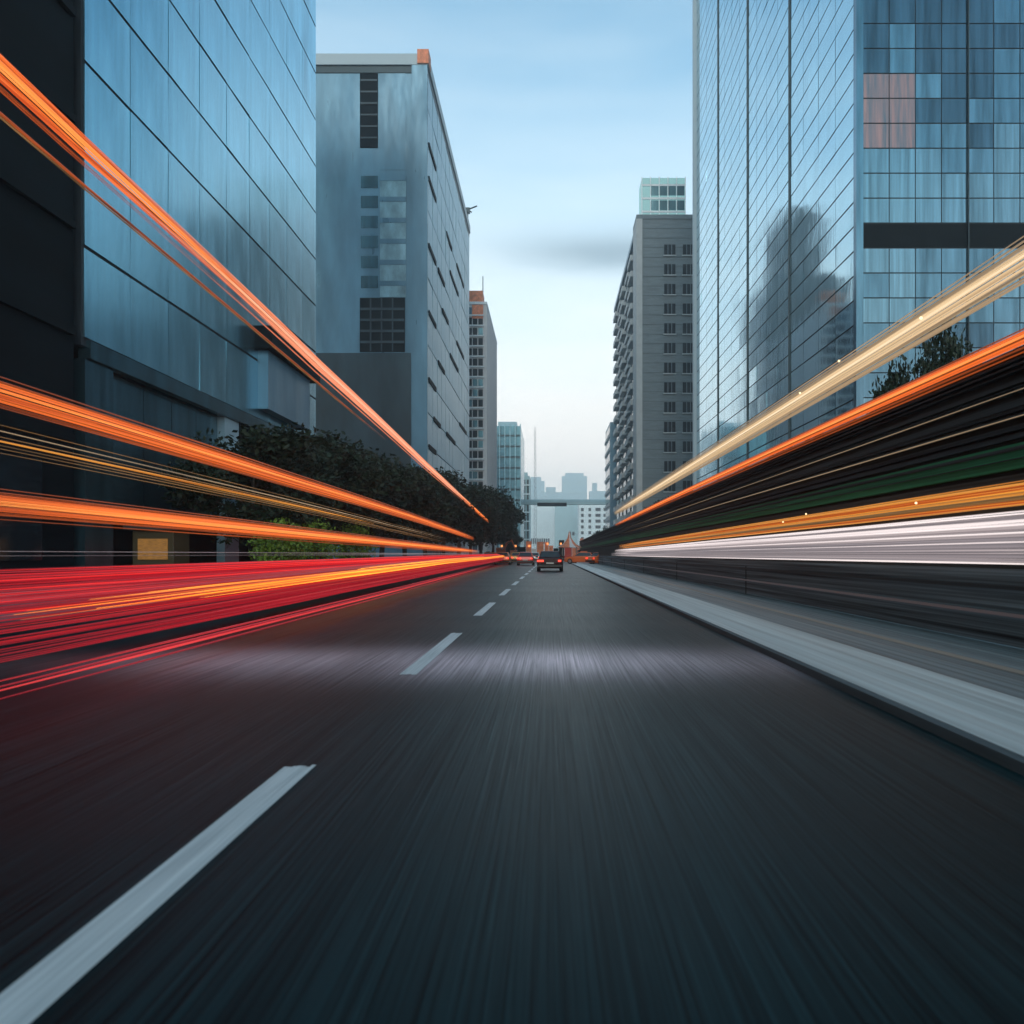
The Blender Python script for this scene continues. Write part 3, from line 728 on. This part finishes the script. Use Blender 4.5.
# right
GRt = 'long glowing trails on the right barrier'
rt = trail('wide cream glowing strip, highest on the right', 5.5, [(5, 4.62), (14, 4.58), (40, 4.6), (68, 4.65)],
      bar(.13, 6, ['cream']) + bundle(.25, ['cream_dim'], 12, .014, .022) + [(-.02, .30, .01, 'cream_dim')], GRt)
E['bulb'] = emit('bulb glow', (1, .72, .40), 2.2, lo=.9)
def bulb(root, x, y, z_, r):
    me = bpy.data.meshes.new('bulb'); bm = bmesh.new(); bmesh.ops.create_icosphere(bm, subdivisions=2, radius=r); bm.to_mesh(me); bm.free()
    me.materials.append(E['bulb']); o = bpy.data.objects.new('bulb', me); COL.objects.link(o); o.parent = root
    o.location = Vector((x, y, z_)) - root.location
for (px, py) in ((921, 318), (839, 361), (800, 393)):
    dd = 5.3 * 800 / (px - 550); bulb(rt, 5.3, dd, EYE + (554 - py) * dd / 800, .022)
trail('wide orange glowing strip along the barrier top on the right, under the cream one', 5.42, [(5, 3.66), (14, 3.68), (40, 3.7), (66, 3.6)],
      bar(.09, 5, ['orange']) + bundle(.15, ['orange_dim'], 8, .012, .02), GRt)
trail('thin pale gold line, upper of the two fine ones on the dark right barrier', 5.44, [(5, 3.11), (14, 3.1), (60, 3.05)], [(0, 0, .007, 'cream_dim')], GRt)
trail('thin pale gold line, lower of the two fine ones on the dark right barrier', 5.44, [(5, 2.8), (14, 2.8), (60, 2.75)], [(0, 0, .009, 'cream_dim')], GRt)
rt = trail('broad amber glowing strip on the right barrier above the white ones', 5.36, [(5, 1.90), (14, 1.88), (40, 1.8), (62, 1.75)],
      bundle(.14, ['amber', 'amber', 'orange_rim', 'brown', 'amber'], 20, .010, .016, edge='amber'), GRt)
for (px, py) in ((916, 503), (806, 514), (783, 522)):
    dd = 5.25 * 800 / (px - 550); bulb(rt, 5.25, dd, EYE + (554 - py) * dd / 800, .018)
trail('bright white glowing line, topmost of the white ones on the right barrier', 5.36, [(5, 1.68), (14, 1.66), (40, 1.58), (66, 1.52)], bar(.03, 2, ['white']), GRt)
trail('pinkish white bundle of glowing lines under the topmost white one on the right', 5.36, [(5, 1.48), (14, 1.46), (40, 1.42), (66, 1.38)],
      bundle(.16, ['white', 'white_rim', 'white', 'white_dim', 'white_rim'], 18, .010, .018), GRt)
trail('greyish white glowing strip, lowest on the right barrier at eye level', 5.36, [(5, 1.20), (14, 1.2), (40, 1.18), (70, 1.18)],
      bundle(.12, ['white_rim', 'white_dim', 'white'], 14, .010, .016), GRt)

# ------------------------------------------------------------------ cars
LIGHT_R = emit('tail lamp glow', (1, .06, .03), 2.2, lo=.8)
LIGHT_W = emit('head lamp glow', (1, .8, .55), 3, lo=.9)
def car_proto(paint):
    """4.4 m long saloon, nose towards +y; returns list of (name, mesh, location, children)"""
    secs = [(-2.2, .34, .62, .70), (-2.15, .24, .88, .82), (-1.6, .2, .95, .88), (0, .2, .93, .90), (1.2, .2, .90, .89), (1.9, .22, .78, .85), (2.18, .28, .62, .74)]
    mb = MB(); mb.smooth = False; n_ = 8; vs = []; fs = []
    for (y, z0, z1, hw) in secs:
        vs += [(-hw * .92, y, z0), (-hw, y, z0 + .18), (-hw, y, z1 - .16), (-hw * .86, y, z1), (hw * .86, y, z1), (hw, y, z1 - .16), (hw, y, z0 + .18), (hw * .92, y, z0)]
    for i in range(len(secs) - 1):
        for j in range(n_): fs.append((i * n_ + j, i * n_ + (j + 1) % n_, (i + 1) * n_ + (j + 1) % n_, (i + 1) * n_ + j))
    fs.append(tuple(range(n_ - 1, -1, -1))); fs.append(tuple((len(secs) - 1) * n_ + j for j in range(n_)))
    mb.add(vs, fs)
    # cabin
    vs = []; fs = []
    cab = [(-1.75, .92, .78), (-1.15, 1.38, .62), (.25, 1.42, .62), (1.05, .90, .78)]
    for (y, z_, hw) in cab: vs += [(-hw, y, z_), (hw, y, z_)]
    vs += [(-.8, -1.75, .85), (.8, -1.75, .85), (-.8, 1.05, .85), (.8, 1.05, .85)]
    fs = [(0, 1, 3, 2), (2, 3, 5, 4), (4, 5, 7, 6), (0, 2, 4, 6), (1, 7, 5, 3)]
    mb.add(vs, fs)
    parts = [('body', mb.mesh('body', paint), (0, 0, 0), [])]
    def q(pts, off): return [(a + off[0], b + off[1], c + off[2]) for a, b, c in pts]
    def plate(nm, pts, off, th=.012):
        m_ = MB(); a_ = [Vector(p) for p in pts]; n2 = (a_[1] - a_[0]).cross(a_[2] - a_[0]).normalized()
        if n2.dot(Vector(off)) < 0: n2 = -n2
        b2_ = [p + n2 * th for p in a_]; k = len(a_)
        m_.add(a_ + b2_, [tuple(range(k)), tuple(range(2 * k - 1, k - 1, -1))] + [(i, (i + 1) % k, k + (i + 1) % k, k + i) for i in range(k)])
        return m_.mesh(nm, M['car_glass'])
    parts.append(('rear_window', plate('rear_window', [(-.68, -1.68, .975), (.68, -1.68, .975), (.56, -1.2, 1.34), (-.56, -1.2, 1.34)], (0, -1, 1)), (0, 0, 0), []))
    parts.append(('windscreen', plate('windscreen', [(-.7, .98, .95), (.7, .98, .95), (.56, .33, 1.37), (-.56, .33, 1.37)], (0, 1, 1)), (0, 0, 0), []))
    for s_ in (-1, 1):
        parts.append(('side_window', plate('side_window', [(s_ * .765, -1.5, .96), (s_ * .765, .85, .96), (s_ * .635, .22, 1.36), (s_ * .635, -1.1, 1.34)], (s_, 0, 0)), (0, 0, 0), []))
        parts.append(('tail_light', MB().box(s_ * .8 - .17, s_ * .8 - s_ * .12 + .17, -2.215, -2.12, .66, .8).mesh('tail_light', LIGHT_R), (-s_ * .08, 0, 0), []))
        parts.append(('headlight', MB().box(s_ * .6 - .15, s_ * .6 + .15, 2.08, 2.17, .5, .62).mesh('headlight', M['chrome']), (0, 0, 0), []))
        parts.append(('mirror', MB().box(s_ * .95 - .1, s_ * .95 + .1, .68, .78, .93, 1.06).mesh('mirror', paint), (0, 0, 0), []))
    parts.append(('bumper', MB().box(-.84, .84, -2.27, -2.16, .3, .48).mesh('bumper', M['car_black']), (0, 0, 0), []))
    parts.append(('number_plate', MB().box(-.26, .26, -2.235, -2.205, .52, .63).mesh('number_plate', M['plate']), (0, 0, 0), []))
    for sx in (-1, 1):
        for sy in (-1.35, 1.35):
            t_ = MB(); t_.smooth = False; t_.tube([(-.11, 0, 0), (.11, 0, 0)], .32, 20)
            r_ = MB(); r_.tube([(-.115, 0, 0), (.115, 0, 0)], .2, 12)
            parts.append(('wheel', t_.mesh('wheel', M['tyre']), (sx * .8, sy, .32), [('rim', r_.mesh('rim', M['rim']), (0, 0, 0))]))
    return parts
protos = {}
def car(x, y, paint, label, rz=0, group='cars at the street end', name='car'):
    if paint not in protos: protos[paint] = car_proto(M[paint])
    rt = empty(name, (x, y, .0), label, 'car', group); rt.rotation_euler.z = rz
    for nm, me, lc, ch in protos[paint]:
        o = bpy.data.objects.new(nm, me); COL.objects.link(o); o.parent = rt; o.location = lc
        for n2, m2, l2 in ch:
            c = bpy.data.objects.new(n2, m2); COL.objects.link(c); c.parent = o; c.location = l2
    return rt
c0 = car(.0, 57, 'car_dark_red', 'dark red saloon seen from behind in the lane ahead, nearest car', group=None)
cars = [(-2.6, 86, 'car_red', 'red car left of the dark red saloon, just right of the red trails'),
        (-5.4, 92, 'car_orange', 'orange car at the right end of the red trails'),
        (-4.3, 105, 'car_yellow', 'amber car behind the red car on the left lanes'),
        (-2.2, 112, 'car_white', 'white car beyond the red car on the left lanes'),
        (.3, 100, 'car_orange', 'orange car hidden mostly behind the dark red saloon'),
        (-6.9, 118, 'car_red', 'red car far off under the last left tree'),
        (-.8, 128, 'car_red', 'small far red car straight ahead behind the dark red saloon'),
        (-3.8, 135, 'car_orange', 'small far orange car on the left lanes')]
for a_ in cars: car(*a_)
# parked beside the right kerb end
car(4.0, 98, 'car_orange', 'orange car parked at the right, below the peaked tent', 1.2)
car(6.4, 92, 'car_orange', 'orange car parked at the right, below the digger boom', -1.0)
car(5.0, 112, 'car_red', 'red car far right, between the orange parked car and the tent', .3)
car(7.6, 124, 'car_yellow', 'amber car far right under the small dark tree', -.2)
car(-7.9, 104, 'car_orange', 'orange car beside the left kerb under the dark trees', .1)
car(8.4, 104, 'car_black', 'black car parked at the far right near the barrier end', 0)

# orange peaked tent
tt = empty('tent', (2.9, 120, .1), 'orange and white peaked tent at the street end, right of the dark red saloon', 'tent')
mb = MB(); k = 12
vs = [(0, 0, 4.6)]; ring = [(.35, 3.4), (1.0, 2.6), (1.9, 2.1)]
for (r, z_) in ring:
    for j in range(k): vs.append((r * math.cos(j * 6.283 / k), r * math.sin(j * 6.283 / k), z_))
fs = [(0, 1 + j, 1 + (j + 1) % k) for j in range(k)]
for i in range(2):
    for j in range(k): fs.append((1 + i * k + j, 1 + (i + 1) * k + j, 1 + (i + 1) * k + (j + 1) % k, 1 + i * k + (j + 1) % k))
mb.add(vs, fs); o = mb.build('canopy', [M['orange_paint'], M['white_wall']], tt)
for i, p in enumerate(o.data.polygons): p.material_index = 1 if (i % k) % 3 == 0 else 0
sm = o.modifiers.new('thick', 'SOLIDIFY'); sm.thickness = .04
for j in range(4):
    MB().tube([(1.5 * math.cos(.78 + j * 1.57), 1.5 * math.sin(.78 + j * 1.57), 0), (1.5 * math.cos(.78 + j * 1.57), 1.5 * math.sin(.78 + j * 1.57), 2.2)], .05, 6).build('pole', M['chrome'], tt)
# diggers
def digger(x, y, sc, rz, label):
    rt = empty('excavator', (x, y, .1), label, 'excavator', 'orange diggers at the street end'); rt.rotation_euler.z = rz; rt.scale = (sc,) * 3
    OP = M['car_orange']
    for s_ in (-1, 1):
        MB().tube([(0, s_ * .9, .4), (0, s_ * .9 + .01, .4)], .4, 12)
        t_ = MB(); t_.box(-1.5, 1.5, s_ * .9 - .25, s_ * .9 + .25, .02, .75); t_.build('track', M['tyre'], rt, .2)
    MB().box(-1.7, 1.2, -1.0, 1.0, .85, 1.7).build('body', OP, rt, .12)
    cb = MB().box(.2, 1.25, .1, 1.0, 1.7, 2.7).build('cab', OP, rt, .08)
    MB().box(.35, 1.28, .2, 1.02, 1.85, 2.5).build('window', M['car_glass'], cb)
    MB().box(-1.9, -1.5, -.95, .95, .9, 1.9).build('counterweight', M['car_black'], rt, .1)
    b_ = MB(); b_.tube([(1.0, -.4, 1.4), (2.2, -.4, 3.6), (3.2, -.4, 4.3)], [.22, .24, .15], 6); b_.build('boom', OP, rt)
    b_ = MB(); b_.tube([(3.2, -.4, 4.3), (4.2, -.4, 1.9)], [.17, .1], 6); b_.build('arm', OP, rt)
    b_ = MB(); b_.add([(3.8, -.8, 1.9), (4.5, -.8, 1.9), (4.3, -.8, 1.1), (3.7, -.8, 1.3), (3.8, 0, 1.9), (4.5, 0, 1.9), (4.3, 0, 1.1), (3.7, 0, 1.3)],
                      [(0, 1, 2, 3), (7, 6, 5, 4), (0, 4, 5, 1), (1, 5, 6, 2), (2, 6, 7, 3), (3, 7, 4, 0)]); b_.build('bucket', M['car_black'], rt)
digger(5.9, 120, .9, 0.1, 'orange digger with its boom raised, at the right of the street end')
digger(-8.9, 132, .8, .3, 'orange digger under the tree at the left of the street end')
# hoarding of painted boards across the end of the works
def hoarding(x0, x1, y, h, label):
    rt = empty('hoarding', ((x0 + x1) / 2, y, 0), label, 'hoarding', 'orange hoardings at the street end')
    rr_ = random.Random(int(y)); x = x0
    while x < x1:
        w_ = rr_.uniform(.7, 1.5); hh = h * rr_.uniform(.6, 1.15)
        m_ = M[rr_.choice(['orange_paint', 'orange_paint', 'car_red', 'white_wall', 'car_orange', 'dark'])]
        wbox('board', m_, rt, x, x + w_ - .06, y - .05, y, 0.02, hh)
        wbox('foot', M['rail'], rt, x + .1, x + .2, y - .5, y - .051, .02, .5); x += w_
    for k in range(int((x1 - x0) / 2.4)):
        wbox('warning_lamp', LIGHT_O, rt, x0 + k * 2.4 + .4, x0 + k * 2.4 + .75, y - .4, y - .1, h * .8, h * .8 + .38)
LIGHT_O = emit('warning lamp glow', (1, .35, .1), 1.6, lo=.8)
hoarding(-9, -1.5, 140, 3.0, 'row of orange and white hoarding boards behind the cars, left of the saloon')
hoarding(-1, 9.5, 146, 3.6, 'row of orange and white hoarding boards behind the peaked tent')

# ------------------------------------------------------------------ haze
hz = MB().box(-500, 500, -40, 1350, -1.2, 128).build('haze', [])
hm = bpy.data.materials.new('haze air'); hm.use_nodes = True; ht = hm.node_tree; ht.nodes.clear()
ho = ht.nodes.new('ShaderNodeOutputMaterial'); hv = ht.nodes.new('ShaderNodeVolumePrincipled')
hv.inputs['Color'].default_value = (.93, .97, 1, 1); hv.inputs['Density'].default_value = .0008; hv.inputs['Anisotropy'].default_value = .5
ht.links.new(hv.outputs[0], ho.inputs['Volume']); hz.data.materials.append(hm); tag(hz, kind='stuff')
